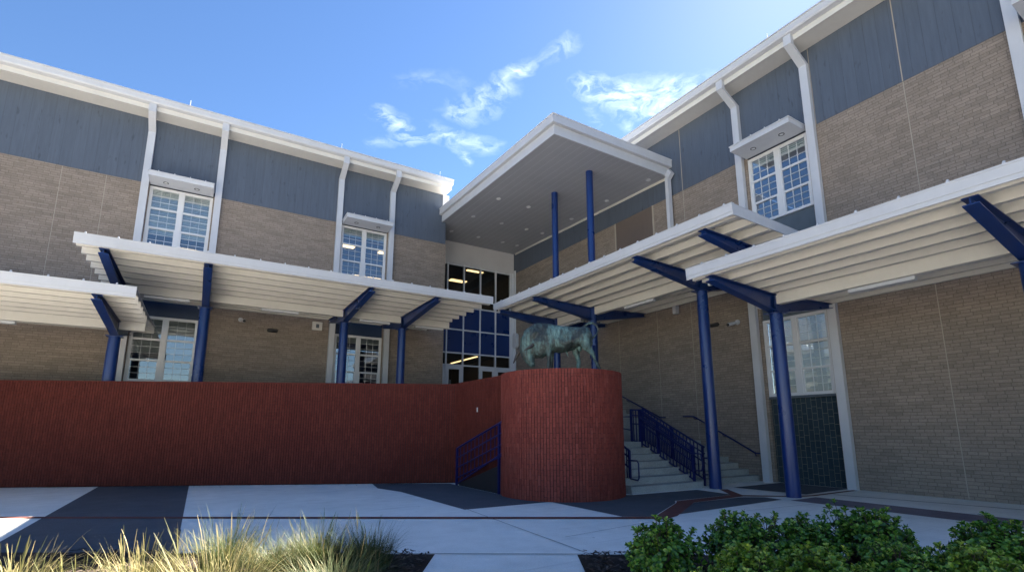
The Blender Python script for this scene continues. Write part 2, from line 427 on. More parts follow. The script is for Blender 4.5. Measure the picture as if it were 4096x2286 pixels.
for s in (-1.45, 4.05, 8.6):
    m = MB(FL); m.tube([(s, .5, 13.1), (s, .5, 13.58)], .012, 6); m.build('lightning_rod', 'alu', LW)

# ================================================================== RIGHT WING
RW = thing('school_wing', 'right two-storey tan brick wing with slate siding band, white eaves and dark tiled bay', 'building', (RX, 0, 0))
baysR = [(.3, 2.25), (6.96, 8.86)]
bay_walls(FR, RW, -14, 30, baysR, 0, 'brick_y', 'siding_y')
eave(FR, RW, -14, 30)
for i, (a, b) in enumerate(baysR):
    window(FR, RW, a, b, 7.88, 10.165, blind=('blind', .12))
    window(FR, RW, a, b, 2.47, 4.79, blind=('blindgrey', .98))
    m = MB(FR); m.box((a, -.30, 4.793), (b, -.10, 7.877)); m.build('spandrel_panel', 'panel_slate', RW)
    m = MB(FR); m.box((a, -.30, 0), (b, -.12, 2.40)); m.build('dark_brick_panel', 'darkbrick', RW)
    m = MB(FR); m.box((a, -.30, 2.402), (b, -.02, 2.467)); m.build('window_sill', 'panel_slate', RW)
    awning(FR, RW, a, b)
for s in (.12, 2.42, 6.76, 9.05): downspout(FR, RW, s, 0)
room(FR, RW, 5.2, 10.4, 6.6, 10.4, 7, [])
room(FR, RW, -1, 4.2, 6.6, 10.4, 7, [])
for s in (4.5, 11.43, 13.0, 15.07):
    m = MB(FR); m.box((s - .01, .001, .02 if s < 9 else 1.2), (s + .01, .007, ZB - .01)); m.build('control_joint', 'joint', RW)
    if s < 12:
        m = MB(FR); m.box((s - .012, .013, ZB), (s + .012, .018, ZS)); m.build('control_joint', 'joint', RW)
m = MB(FR); m.box((6.63, .013, ZB), (6.645, .018, ZS)); m.build('control_joint', 'joint', RW)
m = MB(FR); m.box((12.95, .001, 8.9), (15.0, .012, 10.2)); vp = m.build('blank_panel', 'louvre', RW)
for a in (12.88, 15.003):
    m = MB(FR); m.box((a, .001, 8.83), (a + .067, .03, 10.2)); m.build('panel_frame', 'joint', vp)
m = MB(FR); m.tube([(7.5, .5, 13.1), (7.5, .5, 13.65)], .012, 6); m.build('lightning_rod', 'alu', RW)

# ================================================================== ENTRANCE
YE = 23.35
EN = thing('entrance_front', 'tall glazed entrance front with navy panels and double doors between the two wings', 'building', (9.2, YE, 0))
m = MB(); m.box((9.22, YE, 10.20), (RX - .003, YE + .25, 11.6)); m.build('plaster_panel', 'stucco', EN)
VX = [9.38, 10.33, 11.28, 12.27, 13.22, 14.16]
HZ = [TER, 4.77, 5.40, 6.63, 7.86, 10.13]
t = .035
for i, x in enumerate(VX):
    m = MB(); m.box((x - t, YE - .06, TER), (x + t, YE + .08, 10.2 - .003)); m.build('mullion', 'alu', EN)
for z in HZ[1:]:
    for i in range(5):
        m = MB(); m.box((VX[i] + t, YE - .055, z - t), (VX[i + 1] - t, YE + .08, z + t)); m.build('transom', 'alu', EN)
m = MB(); m.box((14.16 + t + .002, YE - .10, TER), (RX - .004, YE + .1, 10.197)); m.build('jamb', 'alu', EN)
m = MB(); m.box((RX - .09, YE - .22, TER), (RX - .004, YE - .103, 10.35)); m.build('corner_downspout', 'alu', EN)
for i in range(5):
    for j in range(1, 5):
        a, b = VX[i] + t, VX[i + 1] - t; z0, z1 = HZ[j] + t, HZ[j + 1] - t
        m = MB(); m.face([(a, YE, z0), (b, YE, z0), (b, YE, z1), (a, YE, z1)])
        if j in (2, 3): m.build('navy_panel', 'panel_blue', EN)
        else: m.build('pane', 'glassdark', EN, recalc=False)
for i in range(5):
    a, b = VX[i] + t, VX[i + 1] - t
    if i == 2:
        m = MB(); m.face([(a, YE, TER), (b, YE, TER), (b, YE, 4.77 - t), (a, YE, 4.77 - t)]); m.build('pane', 'glassdark', EN, recalc=False)
        continue
    m = MB(); z1 = 4.77 - t - .005
    m.box((a + .005, YE - .03, TER), (a + .14, YE + .03, z1)); m.box((b - .14, YE - .03, TER), (b - .005, YE + .03, z1))
    m.box((a + .14, YE - .03, z1 - .17), (b - .14, YE + .03, z1)); m.box((a + .14, YE - .03, TER), (b - .14, YE + .03, TER + .25))
    d = m.build('door', 'alu', EN)
    m = MB(); m.face([(a + .14, YE, TER + .25), (b - .14, YE, TER + .25), (b - .14, YE, z1 - .17), (a + .14, YE, z1 - .17)]); m.build('door_pane', 'glassdark', d, recalc=False)
    hx = b - .2 if i % 2 == 0 else a + .2
    m = MB(); m.tube([(hx, YE - .09, 3.4), (hx, YE - .09, 4.0)], .015, 8); m.build('door_handle', 'alu', d)
FE = lambda p: Vector((p[0], YE - p[1], p[2]))
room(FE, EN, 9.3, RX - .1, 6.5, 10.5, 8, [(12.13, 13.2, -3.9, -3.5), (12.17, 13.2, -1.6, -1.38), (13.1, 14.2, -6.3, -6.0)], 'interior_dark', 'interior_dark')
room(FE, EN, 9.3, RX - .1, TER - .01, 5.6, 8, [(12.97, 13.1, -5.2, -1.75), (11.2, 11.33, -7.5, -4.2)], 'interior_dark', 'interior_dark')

# entrance canopy roof
EC = thing('entrance_roof', 'big flat white entrance roof on two tall navy columns, grey plank soffit with downlights', 'canopy', (11.62, 13.4, 0))
x0, x1, y0, y1 = 8.95, RX - .02, 11.98, YE
zs = lambda y: 11.0 + (y - 11.98) * (.36 / 11.4)
def slab(name, mat, parent, xa, xb, ya, yb, za, zb, bev=0):
    m = MB(); m.prism([(xa, ya, zs(ya) + za), (xb, ya, zs(ya) + za), (xb, yb, zs(yb) + za), (xa, yb, zs(yb) + za)],
                      [(xa, ya, zs(ya) + zb), (xb, ya, zs(ya) + zb), (xb, yb, zs(yb) + zb), (xa, yb, zs(yb) + zb)])
    return m.build(name, mat, parent, bevel=bev)
slab('soffit', 'soffit', EC, x0 + .05, x1, y0 + .05, LY - .02, .03, .3)
slab('soffit', 'soffit', EC, 9.22, x1, LY - .018, y1 - .003, .03, .3)
slab('fascia', 'white', EC, x0, x0 + .048, y0 + .05, LY - .03, 0, .34); slab('fascia', 'white', EC, x0, x1, y0, y0 + .048, 0, .34)
slab('roof_edge', 'white', EC, x0 - .13, x1, y0 - .13, LY - .035, .342, .62)
slab('roof_edge', 'alu', EC, x0 - .15, x1, y0 - .15, LY - .034, .622, .65)
m = MB(); P = [(RX - .05, zs(y0) - .06), (RX - .018, zs(y0) - .06), (RX - .018, zs(y0) + .028), (RX - .05, zs(y0) + .028)]; dz = zs(y1 - .2) - zs(y0)
m.prism([(x, y0 + .1, z) for x, z in P], [(x, y1 - .2, z + dz) for x, z in P]); m.build('wall_trim', 'cream', EC)
for i, y in enumerate((13.4, 15.6)):
    m = MB(); m.tube([(11.62, y, 1.1 if i == 0 else TER), (11.62, y, zs(y) + .04)], .13, 28); m.build('column', 'navy', EC, smooth=40)
m = MB(); m.box((11.36, 13.2, 3.95), (11.49, 13.35, 4.4)); m.build('call_box', 'navy', EC, bevel=.01)
m = MB(); m.box((14.14, y0 - .12, 5.6), (14.32, y0 + .02, 10.9)); m.prism([(14.14, y0 - .3, 10.98), (14.32, y0 - .3, 10.98), (14.32, y0 - .14, 11.2), (14.14, y0 - .14, 11.2)], [(14.14, y0 - .12, 10.8), (14.32, y0 - .12, 10.8), (14.32, y0 + .02, 10.98), (14.14, y0 + .02, 10.98)])
m.build('downspout', 'white', EC)
for x, y in [(9.95, 17.35), (11.48, 17.35), (9.92, 19.67), (11.45, 19.67), (12.87, 19.65), (13.83, 19.65), (9.87, 21.97), (11.39, 21.95), (12.83, 21.93), (13.75, 21.93), (13.9, 17.37), (13.92, 14.97), (13.95, 12.64)]:
    m = MB(); m.ring((x, y, zs(y) + .012), .075, .1, .016); d = m.build('downlight', 'alu', EC)
    m = MB(); m.disc((x, y, zs(y) + .02), .075, 16, .006); m.build('lamp_lens', 'lampglass', d)

# ================================================================== WALKWAY CANOPIES
def walkway(F, label, s0, s1, dF, dC, zb, rise, arms, cols, npurl, lights, loc, ends, seam_sp=.62):
    root = thing('walkway_canopy', label, 'canopy', loc, 'covered walkway canopies')
    dR = .22
    zc = zb + .43; zf = zc + rise; zr = zc + .12
    def zt(d):
        if d >= dC: return zc + (zf - zc) * (d - dC) / (dF - dC)
        return zc + (zr - zc) * (dC - d) / (dC - dR)
    # corrugated deck in two leaves
    dk = MB(F)
    n = int((s1 - s0) / .15)
    for da, db in ((dF - .02, dC + .01), (dC - .01, dR)):
        prev = None
        for i in range(n + 1):
            for k, (o_, h) in enumerate(((0, 0), (.035, .038), (.075, .038), (.11, 0))):
                s = s0 + .01 + (s1 - s0 - .02) * (i + o_ / .15) / (n + 1)
                cur = (dk.v((s, da, zt(da) + .205 + h)), dk.v((s, db, zt(db) + .205 + h)))
                if prev: dk.bm.faces.new((prev[0], cur[0], cur[1], prev[1]))
                prev = cur
    dk.build('roof_deck', 'cream', root, recalc=False)
    tp = MB(F)
    for da, db in ((dF - .03, dC), (dC - .002, dR)):
        tp.prism([(s0 + .01, da, zt(da) + .246), (s1 - .01, da, zt(da) + .246), (s1 - .01, db, zt(db) + .246), (s0 + .01, db, zt(db) + .246)],
                 [(s0 + .01, da, zt(da) + .256), (s1 - .01, da, zt(da) + .256), (s1 - .01, db, zt(db) + .256), (s0 + .01, db, zt(db) + .256)])
    tp.build('roof_sheet', 'white', root)
    f = MB(F)
    f.box((s0, dF, zf + .075), (s1, dF + .03, zf + .235)); f.box((s0, dF, zf - .005), (s1, dF + .018, zf + .0748)); f.box((s0, dF - .05, zf + .2352), (s1, dF + .04, zf + .262))
    fas = f.build('fascia', 'white', root)
    k = int((s1 - s0) / seam_sp)
    for i in range(k + 1):
        s = s0 + .2 + i * seam_sp
        if s > s1 - .05: break
        sm = MB(F); sm.prism([(s - .02, dF - .02, zf + .262), (s + .02, dF - .02, zf + .262), (s + .02, dF + .035, zf + .262), (s - .02, dF + .035, zf + .262)],
                 [(s - .012, dF - .02, zf + .31), (s + .012, dF - .02, zf + .31), (s + .012, dF + .015, zf + .31), (s - .012, dF + .015, zf + .31)])
        sm.build('roof_seam', 'white', root)
    # purlins : deep channels running along the canopy
    for d in [dF - .16 - (dF - dC - .42) * i / (npurl - 1) for i in range(npurl)] + [dC - .55, dC - 1.2, dC - 1.85, dR + .08]:
        p = MB(F); z = zt(d)
        p.box((s0 + .03, d - .012, z + .003), (s1 - .03, d + .012, z + .2)); p.box((s0 + .03, d - .085, z + .003), (s1 - .03, d - .0121, z + .018)); p.box((s0 + .03, d + .0121, z + .183), (s1 - .03, d + .07, z + .198))
        p.build('purlin', 'cream', root)
    # deep gutter beam at the column line, cut between arms
    cuts = sorted([a for a in arms if s0 < a < s1]); a = s0 + .06
    segs = []
    for c in cuts + [None]:
        e = (c - .07) if c is not None else s1 - .06
        if e - a > .15: segs.append((a, e))
        a = (c + .07) if c is not None else 0
    for a, e in segs:
        b = MB(F); b.box((a, dC - .12, zb + .2), (e, dC + .05, zc + .003 + .19)); b.build('gutter_beam', 'cream', root)
    for s in arms:
        a = MB(F)
        tip = dF - .1; fw = .1
        for dA, dB, z0a, z0b in ((tip, dC - .0, zf - .12, zb), (dC - .002, dR + .06, zb, zr - .12)):
            za, zbb = zt(dA), zt(dB)
            # web, top flange, bottom flange
            a.prism([(s - .008, dA, z0a), (s + .008, dA, z0a), (s + .008, dB, z0b), (s - .008, dB, z0b)],
                    [(s - .008, dA, za), (s + .008, dA, za), (s + .008, dB, zbb), (s - .008, dB, zbb)])
            a.prism([(s - fw, dA, za - .018), (s + fw, dA, za - .018), (s + fw, dB, zbb - .018), (s - fw, dB, zbb - .018)],
                    [(s - fw, dA, za), (s + fw, dA, za), (s + fw, dB, zbb), (s - fw, dB, zbb)])
            a.prism([(s - fw, dA, z0a - .012), (s + fw, dA, z0a - .012), (s + fw, dB, z0b - .012), (s - fw, dB, z0b - .012)],
                    [(s - fw, dA, z0a + .006), (s + fw, dA, z0a + .006), (s + fw, dB, z0b + .006), (s - fw, dB, z0b + .006)])
        for q in (-.062, .062):   # stiffener plates over the column
            a.prism([(s + q - .007, dC + .12, zb), (s + q + .007, dC + .12, zb), (s + q + .007, dC - .12, zb), (s + q - .007, dC - .12, zb)],
                    [(s + q - .007, dC + .1, zc - .02), (s + q + .007, dC + .1, zc - .02), (s + q + .007, dC - .1, zc - .02), (s + q - .007, dC - .1, zc - .02)])
        a.build('cantilever_arm', 'navy', root)
    for s, z0, z1 in cols:
        c = MB(F); c.tube([(s, dC, z0), (s, dC, z1 - .03)], [.158, .146], 32); o = c.build('column', 'navy', root, smooth=40)
        c = MB(F); c.box((s - .2, dC - .2, z1 - .03), (s + .2, dC + .2, z1 - .012)); c.build('cap_plate', 'navy', o)
    for a, b in lights:
        l = MB(F); l.box((a, dC - .17, zb + .115), (b, dC - .02, zb + .195)); o = l.build('light_fixture', 'white', root, bevel=.006)
    for s in ends:
        e = MB(F); w = .025
        sa, sb = (s - w, s - .001) if s >= s1 - .01 else (s + .001, s + w)
        e.prism([(sa, dF - .002, zf + .0), (sb, dF - .002, zf + .0), (sb, dC, zc + .03), (sa, dC, zc + .03)],
                [(sa, dF - .002, zf + .234), (sb, dF - .002, zf + .234), (sb, dC, zc + .234), (sa, dC, zc + .234)])
        e.build('end_fascia', 'white', root)
    return root
walkway(FL, 'long high white walkway canopy along the left wing above the red wall', -2.94, 8.28, 6.3, 2.75, 5.33, .03,
        [-2.38, -.22, 4.1, 6.27], [(-2.38, 4.75, 5.33), (-.22, TER, 5.33), (4.1, TER, 5.33), (6.27, TER, 5.33)], 6,
        [(-1.84, -.66), (1.38, 2.56), (4.64, 5.8), (6.82, 8.0)], (2.6, LY - 2.75, TER), ())
walkway(FL, 'lower white walkway canopy cut by the left edge of the photo', -14, -1.63, 6.3, 2.75, 4.2, .02,
        [-2.38, -6.9, -11.4], [(-2.38, TER, 4.2), (-6.9, TER, 4.2), (-11.4, TER, 4.2)], 6, [(-5.75, -4.55)], (-8, LY - 2.75, TER), ())
walkway(FR, 'high white walkway canopy between the entrance glazing and the front right canopy', 5.88, 15.9, RX - 8.95, RX - 11.62, 5.33, .1,
        [6.75, 8.8, 13.4, 15.6], [(6.75, 4.75, 5.33), (8.8, 0, 5.33)], 5, [(10.63, 11.9), (14.15, 15.4)], (11.62, 8.8, 0), (5.88,))
walkway(FR, 'lower front white walkway canopy running out of the photo at right', -7, 7.26, RX - 9.1, RX - 11.62, 4.28, .12,
        [6.75, 2.32, -2.1], [(6.75, 0, 4.28), (2.32, 0, 4.28), (-2.1, 0, 4.28)], 5, [(3.93, 5.14), (-.4, .8)], (11.62, 2.3, 0), ())

# ================================================================== RED WALL, PLINTH, TERRACE
def soldier_run(mb, p0, p1, z0, z1, th, out_n, bw=.0685, bh=.222, pitch_curve=None):
    p0 = Vector(p0); p1 = Vector(p1); L = (p1 - p0).length; d = (p1 - p0) / L; n = Vector(out_n)
    k = int(L / bw)
    for i in range(k):
        a = p0 + d * (L * i / k + .0065); b = p0 + d * (L * (i + 1) / k - .0065)
        z = z0 - (bh / 2 if i % 2 else 0) + random.uniform(-.004, .004)
        while z < z1 - .01:
            za = max(z, z0); zb = min(z + bh - .006, z1)
            if zb - za > .02:
                o = n * random.uniform(.011, .017)
                A = [a + Vector((0, 0, za)), b + Vector((0, 0, za)), b + Vector((0, 0, zb)), a + Vector((0, 0, zb))]
                mb.prism([q - n * .01 for q in A], [q + o for q in A])
            z += bh
W0 = Vector((6.41, 13.62, 0)); W1 = Vector((-8.2, 20.62, 0))
RWALL = thing('retaining_wall', 'long dark red brick retaining wall in front of the left wing', 'wall', (0, 16.7, 0))
dW = (W1 - W0).normalized(); nW = Vector((dW.y, -dW.x, 0));
if nW.y > 0: nW = -nW
ZT = 2.82
def slabwall(p, q, n, th, z1, name, mat, parent):
    m = MB(); A = [p, q, q - n * th, p - n * th]; m.prism(A, [a + Vector((0, 0, z1)) for a in A]); return m.build(name, mat, parent)
slabwall(W0, W1, nW, .3, ZT - .004, 'mortar_core', 'redmortar', RWALL)
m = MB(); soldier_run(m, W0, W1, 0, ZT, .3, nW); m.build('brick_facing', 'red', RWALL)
m = MB()
A = [W0 + nW * .012, W1 + nW * .012, W1 - nW * .3, W0 - nW * .3]
m.prism([a + Vector((0, 0, ZT + .001)) for a in A], [a + Vector((0, 0, ZT + .02)) for a in A]); m.build('wall_cap', 'red', RWALL)
W2 = Vector((6.40, 10.6, 0)); n2 = Vector((-1, 0, 0))
RW2 = thing('retaining_wall', 'short red brick return wall between the long wall and the round plinth', 'wall', (6.4, 12, 0))
A0 = Vector((6.40, 13.64, 0))
slabwall(W2, A0, n2, .25, ZT + .016, 'mortar_core', 'redmortar', RW2)
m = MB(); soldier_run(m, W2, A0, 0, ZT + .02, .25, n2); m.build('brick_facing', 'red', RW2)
m = MB(); m.box((6.385, 10.6, ZT + .021), (6.65, 13.75, ZT + .04)); m.build('wall_cap', 'red', RW2)
m = MB(); m.box((6.376, 12.2, 1.98), (6.384, 12.26, 2.1)); m.build('stain_patch', 'stucco', RW2)

PC = Vector((7.54, 10.0, 0)); PR = 1.47; PZ = 2.84
PL = thing('round_plinth', 'round red brick plinth of upright bricks under the bull', 'plinth', PC)
m = MB(); m.tube([PC, PC + Vector((0, 0, PZ - .003))], PR - .004, 96); m.build('mortar_core', 'redmortar', PL, smooth=40)
m = MB(); k = 134
for i in range(k):
    t0 = 2 * PI * (i + .085) / k; t1 = 2 * PI * (i + .915) / k
    z = -.12 if i % 2 else 0; z += random.uniform(-.004, .004)
    rows = []
    while z < PZ - .12:
        rows.append((max(0, z), min(z + .2145, PZ - .118))); z += .222
    rows.append((PZ - .112, PZ))
    for za, zb in rows:
        if zb - za < .02: continue
        r = PR + random.uniform(.006, .016)
        P = [PC + Vector((math.cos(t) * q, math.sin(t) * q, 0)) for t, q in ((t0, PR - .02), (t0, r), (t1, r), (t1, PR - .02))]
        m.prism([p + Vector((0, 0, za)) for p in P], [p + Vector((0, 0, zb)) for p in P])
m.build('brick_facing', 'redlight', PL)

# raised terrace behind the walls
m = MB()
P = [(W1.x, W1.y + .33), (6.2, 13.98), (6.66, 13.7), (6.66, 15.8), (RX - .01, 15.8), (RX - .01, YE + .5), (9.0, YE + .5), (9.0, LY - .002), (W1.x, LY - .002)]
m.prism([(x, y, 0) for x, y in P], [(x, y, TER - .003) for x, y in P]); struct(m.build('terrace', 'stair'))

# stairs
ST = thing('staircase', 'grey concrete staircase in two flights up to the entrance between plinth and right wing', 'staircase', (11.5, 9, 0))
m = MB(); rz, tr = .165, .335
for sx, ex, ys in ((8.85, 11.42, 9.02), (11.422, RX - .012, 9.36)):
    for i in range(7):
        m.box((sx, ys + tr * i, rz * i), (ex, ys + tr * (i + 1), rz * (i + 1) - .0)) if i < 6 else m.box((sx, ys + tr * i, rz * i), (ex, 12.9, rz * 7))
        if i: m.box((sx, ys + tr * i + .002, 0), (ex, ys + tr * i + .25, rz * i - .002))
m.build('lower_flight', 'stair', ST)
m = MB()
for i in range(9): m.box((8.85, 12.902 + .32 * i, 0 if i == 0 else 1.155 + .16 * i), (RX - .012, 15.79, 1.155 + .1605 * (i + 1)))
m.build('upper_flight', 'stair', ST)
m = MB()
m.prism([(8.82, 8.98, 0), (8.845, 8.98, 0), (8.845, 9.5, 0), (8.82, 9.5, 0)], [(8.82, 9.02, .2), (8.845, 9.02, .2), (8.845, 9.5, .2), (8.82, 9.5, .2)]); m.build('end_curb', 'stair', ST)

# railings
def railing(label, x, pts_top, drop2, pts_bot, posts, loops, sp=.112, pick=True, loc=None, bw=.012):
    """x fixed; polylines in (y, z)"""
    root = thing('stair_railing', label, 'railing', loc or (x, pts_top[0][0], 0), 'blue stair railings')
    def at(pl, y):
        for (ya, za), (yb, zb) in zip(pl, pl[1:]):
            if min(ya, yb) - 1e-6 <= y <= max(ya, yb) + 1e-6: return za + (zb - za) * (y - ya) / (yb - ya)
        return None
    m = MB(); m.tube([(x, y, z) for y, z in pts_top], .028, 8); m.build('top_rail', 'rail', root, smooth=50)
    for j, dr in enumerate(drop2):
        m = MB(); m.tube([(x, y, z - dr) for y, z in pts_top], .02, 8); m.build('middle_rail', 'rail', root, smooth=50)
    m = MB(); m.tube([(x, y, z) for y, z in pts_bot], .022, 8); m.build('bottom_rail', 'rail', root, smooth=50)
    if pick:
        m = MB(); y0 = min(p[0] for p in pts_bot); y1 = max(p[0] for p in pts_bot); k = int((y1 - y0) / sp)
        for i in range(1, k):
            y = y0 + (y1 - y0) * i / k; a, b = at(pts_bot, y), at(pts_top, y)
            if a is None or b is None: continue
            m.box((x - bw, y - bw, a), (x + bw, y + bw, b))
        m.build('baluster', 'rail', root)
    for y, z0, z1 in posts:
        m = MB(); m.box((x - .027, y - .027, z0), (x + .027, y + .027, z1)); m.build('post', 'rail', root)
    for pl in loops:
        m = MB(); m.tube([(x - .06, y, z) for y, z in pl], .019, 8); m.build('handrail_loop', 'rail', root, smooth=50)
    return root
railing('blue stair railing at the middle of the steps, nearer one', 11.3, [(9.13, 1.04), (11.03, 2.09), (11.45, 2.11)], [.17, .42], [(9.2, .2), (11.05, 1.12), (11.45, 1.2)],
        [(9.2, 0, 1.07), (10.4, .5, 1.72), (11.05, 1.0, 2.1), (11.43, 1.1, 2.11)], [[(9.2, .9), (8.9, .88), (8.86, .6), (8.9, .46), (9.2, .44)], [(9.15, .86), (11.03, 1.88)], [(11.43, 1.9), (11.75, 1.9), (11.78, 1.55), (11.43, 1.5)]], loc=(11.3, 9.2, 0))
railing('blue stair railing at the middle of the steps, farther one behind its twin', 11.9, [(9.29, 1.03), (11.52, 2.15)], [.17, .42], [(9.4, .2), (11.52, 1.2)],
        [(9.35, 0, 1.05), (10.4, .45, 1.58), (11.52, 1.1, 2.16)], [[(9.35, .75), (9.05, .73), (9.02, .45), (9.06, .32), (9.35, .3)]], loc=(11.9, 9.4, 0))
railing('blue end railing with square loop close against the round plinth', 9.2, [(9.4, .98), (11.4, 2.05)], [.17, .42], [(9.4, .2), (11.4, 1.2)],
        [(9.42, 0, 1.0), (11.0, 1.0, 1.86)], [[(9.42, .76), (9.1, .76), (9.06, .7), (9.06, .36), (9.1, .3), (9.42, .33)]], loc=(9.2, 9.4, 0))
rr = railing('dark blue sloping railing with horizontal rails against the red return wall', 6.2, [(13.06, .995), (10.5, 1.72)], [.265, .53, .80], [(13.06, .03), (10.5, .98)],
        [(13.06, 0, 1.0), (10.72, 0, 1.66)], [], sp=.21, bw=.008)
m = MB(); m.prism([(6.22, 12.95, 0), (6.3, 12.95, 0), (6.3, 10.55, 0), (6.22, 10.55, 0)], [(6.22, 12.95, .06), (6.3, 12.95, .06), (6.3, 10.55, .72), (6.22, 10.55, .72)]); m.build('base_panel', 'dark', rr)
def wallrail(label, pts, loc):
    root = thing('wall_handrail', label, 'handrail', loc, 'handrails on the right wing wall')
    m = MB(); m.tube(pts, .024, 8); m.build('rail', 'rail', root, smooth=50)
    n = len(pts)
    for p in (pts[1], [(a + b) / 2 for a, b in zip(pts[1], pts[2])], pts[2]):
        m = MB(); m.tube([p, (p[0], p[1], p[2] - .07), (RX - .005, p[1], p[2] - .09)], .012, 6); m.build('bracket', 'rail', root)
wallrail('blue wall handrail sloping down beside the lower steps', [(14.3, 11.95, 1.96), (14.3, 11.5, 1.95), (14.3, 9.35, .82), (14.3, 9.1, .81)], (14.3, 10.5, 1.2))
wallrail('blue wall handrail higher up, half hidden behind the plinth', [(14.3, 16.6, 3.5), (14.3, 16.3, 3.45), (14.3, 13.0, 1.95), (14.3, 12.75, 1.94)], (14.3, 14.5, 2.5))

# ================================================================== small fixtures on the walls
def wall_camera(F, s, z, label, sgn):
    root = thing('security_camera', label, 'camera', F((s, .05, z)), 'security cameras')
    m = MB(F); m.tube([(s, .003, z), (s, .05, z)], [.085, .075], 16); m.build('mount', 'white', root, smooth=40)
    m = MB(F); m.tube([(s, .05, z), (s + sgn * .04, .14, z - .02)], .03, 10); m.build('bracket', 'alu', root)
    m = MB(F); m.tube([(s + sgn * .02, .1, z - .03), (s + sgn * .1, .36, z - .1)], [.05, .06], 14); m.build('housing', 'white', root, smooth=40)
    m = MB(F); m.tube([(s + sgn * .1, .361, z - .1), (s + sgn * .108, .385, z - .107)], .05, 14); m.build('lens', 'dark', root)
wall_camera(FR, 9.66, 4.9, 'white security camera on the right wing wall beside the window bay', 1)
wall_camera(FL, .92, 5.58, 'white security camera on the left wing wall under the canopy', 1)
def dome(F, s, z, label):
    root = thing('wall_lamp', label, 'wall lamp', F((s, .02, z)), 'oval wall lamps')
    m = MB(F); m.tube([(s - .19, .06, z), (s - .15, .06, z), (s + .15, .06, z), (s + .19, .06, z)], [.03, .065, .065, .03], 12); m.build('shade', 'dark', root, smooth=50)
    m = MB(F); m.box((s - .12, .003, z - .03), (s + .12, .03, z + .03)); m.build('backplate', 'dark', root)
dome(FR, 10.5, 4.95, 'dark oval wall lamp beside the near blue column on the right wing')
dome(FL, 2.03, 5.27, 'dark oval wall lamp on the left wing under the canopy')
SP = thing('alarm_horn', 'square cream alarm horn on the left wing wall near the second window', 'alarm', FL((3.66, .05, 5.6)))
m = MB(FL); m.box((3.46, .003, 5.45), (3.84, .09, 5.79)); m.build('case', 'cream', SP, bevel=.01)
m = MB(FL); m.box((3.6, .0905, 5.54), (3.72, .11, 5.7)); m.build('speaker_grille', 'panel_slate', SP, bevel=.01)
NB = thing('notice_box', 'small white box fixed to the wall just left of the bull head', 'box', FR((23.0, .05, 6.35)))
m = MB(FR); m.prism([(22.86, .01, 5.98), (22.96, .01, 5.9), (23.16, .01, 5.9), (23.2, .01, 6.0), (23.2, .01, 6.6), (23.12, .01, 6.72), (22.95, .01, 6.72), (22.86, .01, 6.6)],
                    [(22.86, .2, 5.98), (22.96, .2, 5.9), (23.16, .2, 5.9), (23.2, .2, 6.0), (23.2, .2, 6.6), (23.12, .2, 6.72), (22.95, .2, 6.72), (22.86, .2, 6.6)]); m.build('case', 'white', NB)

# ================================================================== BULL
vd = Vector((PC.x, PC.y, 0)).normalized(); lf = Vector((-vd.y, vd.x, 0))
def bp(x, y, lat=0):
    """drawing units of the side view -> point on the plinth; lat is towards the viewer"""
    u = .29 - .00108 * (x - 1000); z = .475 - .00109 * (y - 1000)
    return PC + lf * u - vd * lat + Vector((0, 0, PZ + z))
def chain(mb, pts, n=18):
    """pts: (x, y, lat, r_profile, r_lateral), rounded ends"""
    P = [bp(a, b, l) for a, b, l, _, _ in pts]; rings = []
    ext = [(P[0], 0)] ; N_ = len(P)
    seq = []
    for i in range(N_):
        d = (P[min(i + 1, N_ - 1)] - P[max(i - 1, 0)]).normalized()
        seq.append((P[i], d, pts[i][3], pts[i][4]))
    first, last = seq[0], seq[-1]
    full = [(first[0] - first[1] * first[2] * .75, first[1], first[2] * .3, first[3] * .3), (first[0] - first[1] * first[2] * .5, first[1], first[2] * .75, first[3] * .75)] + seq + \
           [(last[0] + last[1] * last[2] * .5, last[1], last[2] * .75, last[3] * .75), (last[0] + last[1] * last[2] * .75, last[1], last[2] * .3, last[3] * .3)]
    for p, d, ra, rb in full:
        side = vd - d * vd.dot(d); side.normalize(); up = side.cross(d)
        rings.append([mb.v(p + up * (math.cos(t) * ra) + side * (math.sin(t) * rb)) for t in [2 * PI * j / n for j in range(n)]])
    for a, b in zip(rings, rings[1:]):
        for j in range(n): mb.bm.faces.new((a[j], a[(j + 1) % n], b[(j + 1) % n], b[j]))
    mb.bm.faces.new(rings[0][::-1]); mb.bm.faces.new(rings[-1])
def torso(mb, rows, n=28):
    rings = []
    for x, yt, yb, w in rows:
        ring = []
        for j in range(n):
            t = 2 * PI * j / n; c, s_ = math.cos(t), math.sin(t)
            yy = (yt + yb) / 2 - c * (yb - yt) / 2
            ww = w * math.copysign(abs(s_) ** .8, s_) * (1.0 if c < 0 else .92)
            ring.append(mb.v(bp(x, yy, ww)))
        rings.append(ring)
    for a, b in zip(rings, rings[1:]):
        for j in range(n): mb.bm.faces.new((a[j], a[(j + 1) % n], b[(j + 1) % n], b[j]))
    mb.bm.faces.new(rings[0][::-1]); mb.bm.faces.new(rings[-1])
BU = thing('bull_statue', 'green weathered bronze bull with lowered head and raised tail on the plinth', 'statue', PC + Vector((0, 0, PZ)))
b = MB()
torso(b, [(1968, 420, 600, .07), (1945, 365, 690, .17), (1890, 338, 740, .23), (1800, 330, 765, .26), (1700, 325, 790, .255), (1600, 321, 835, .25), (1500, 317, 880, .255),
          (1380, 307, 908, .275), (1250, 290, 918, .29), (1130, 262, 905, .285), (1020, 233, 930, .265), (900, 216, 1010, .265), (800, 212, 1040, .25), (720, 218, 1000, .225), (640, 240, 880, .19), (575, 285, 780, .13)])
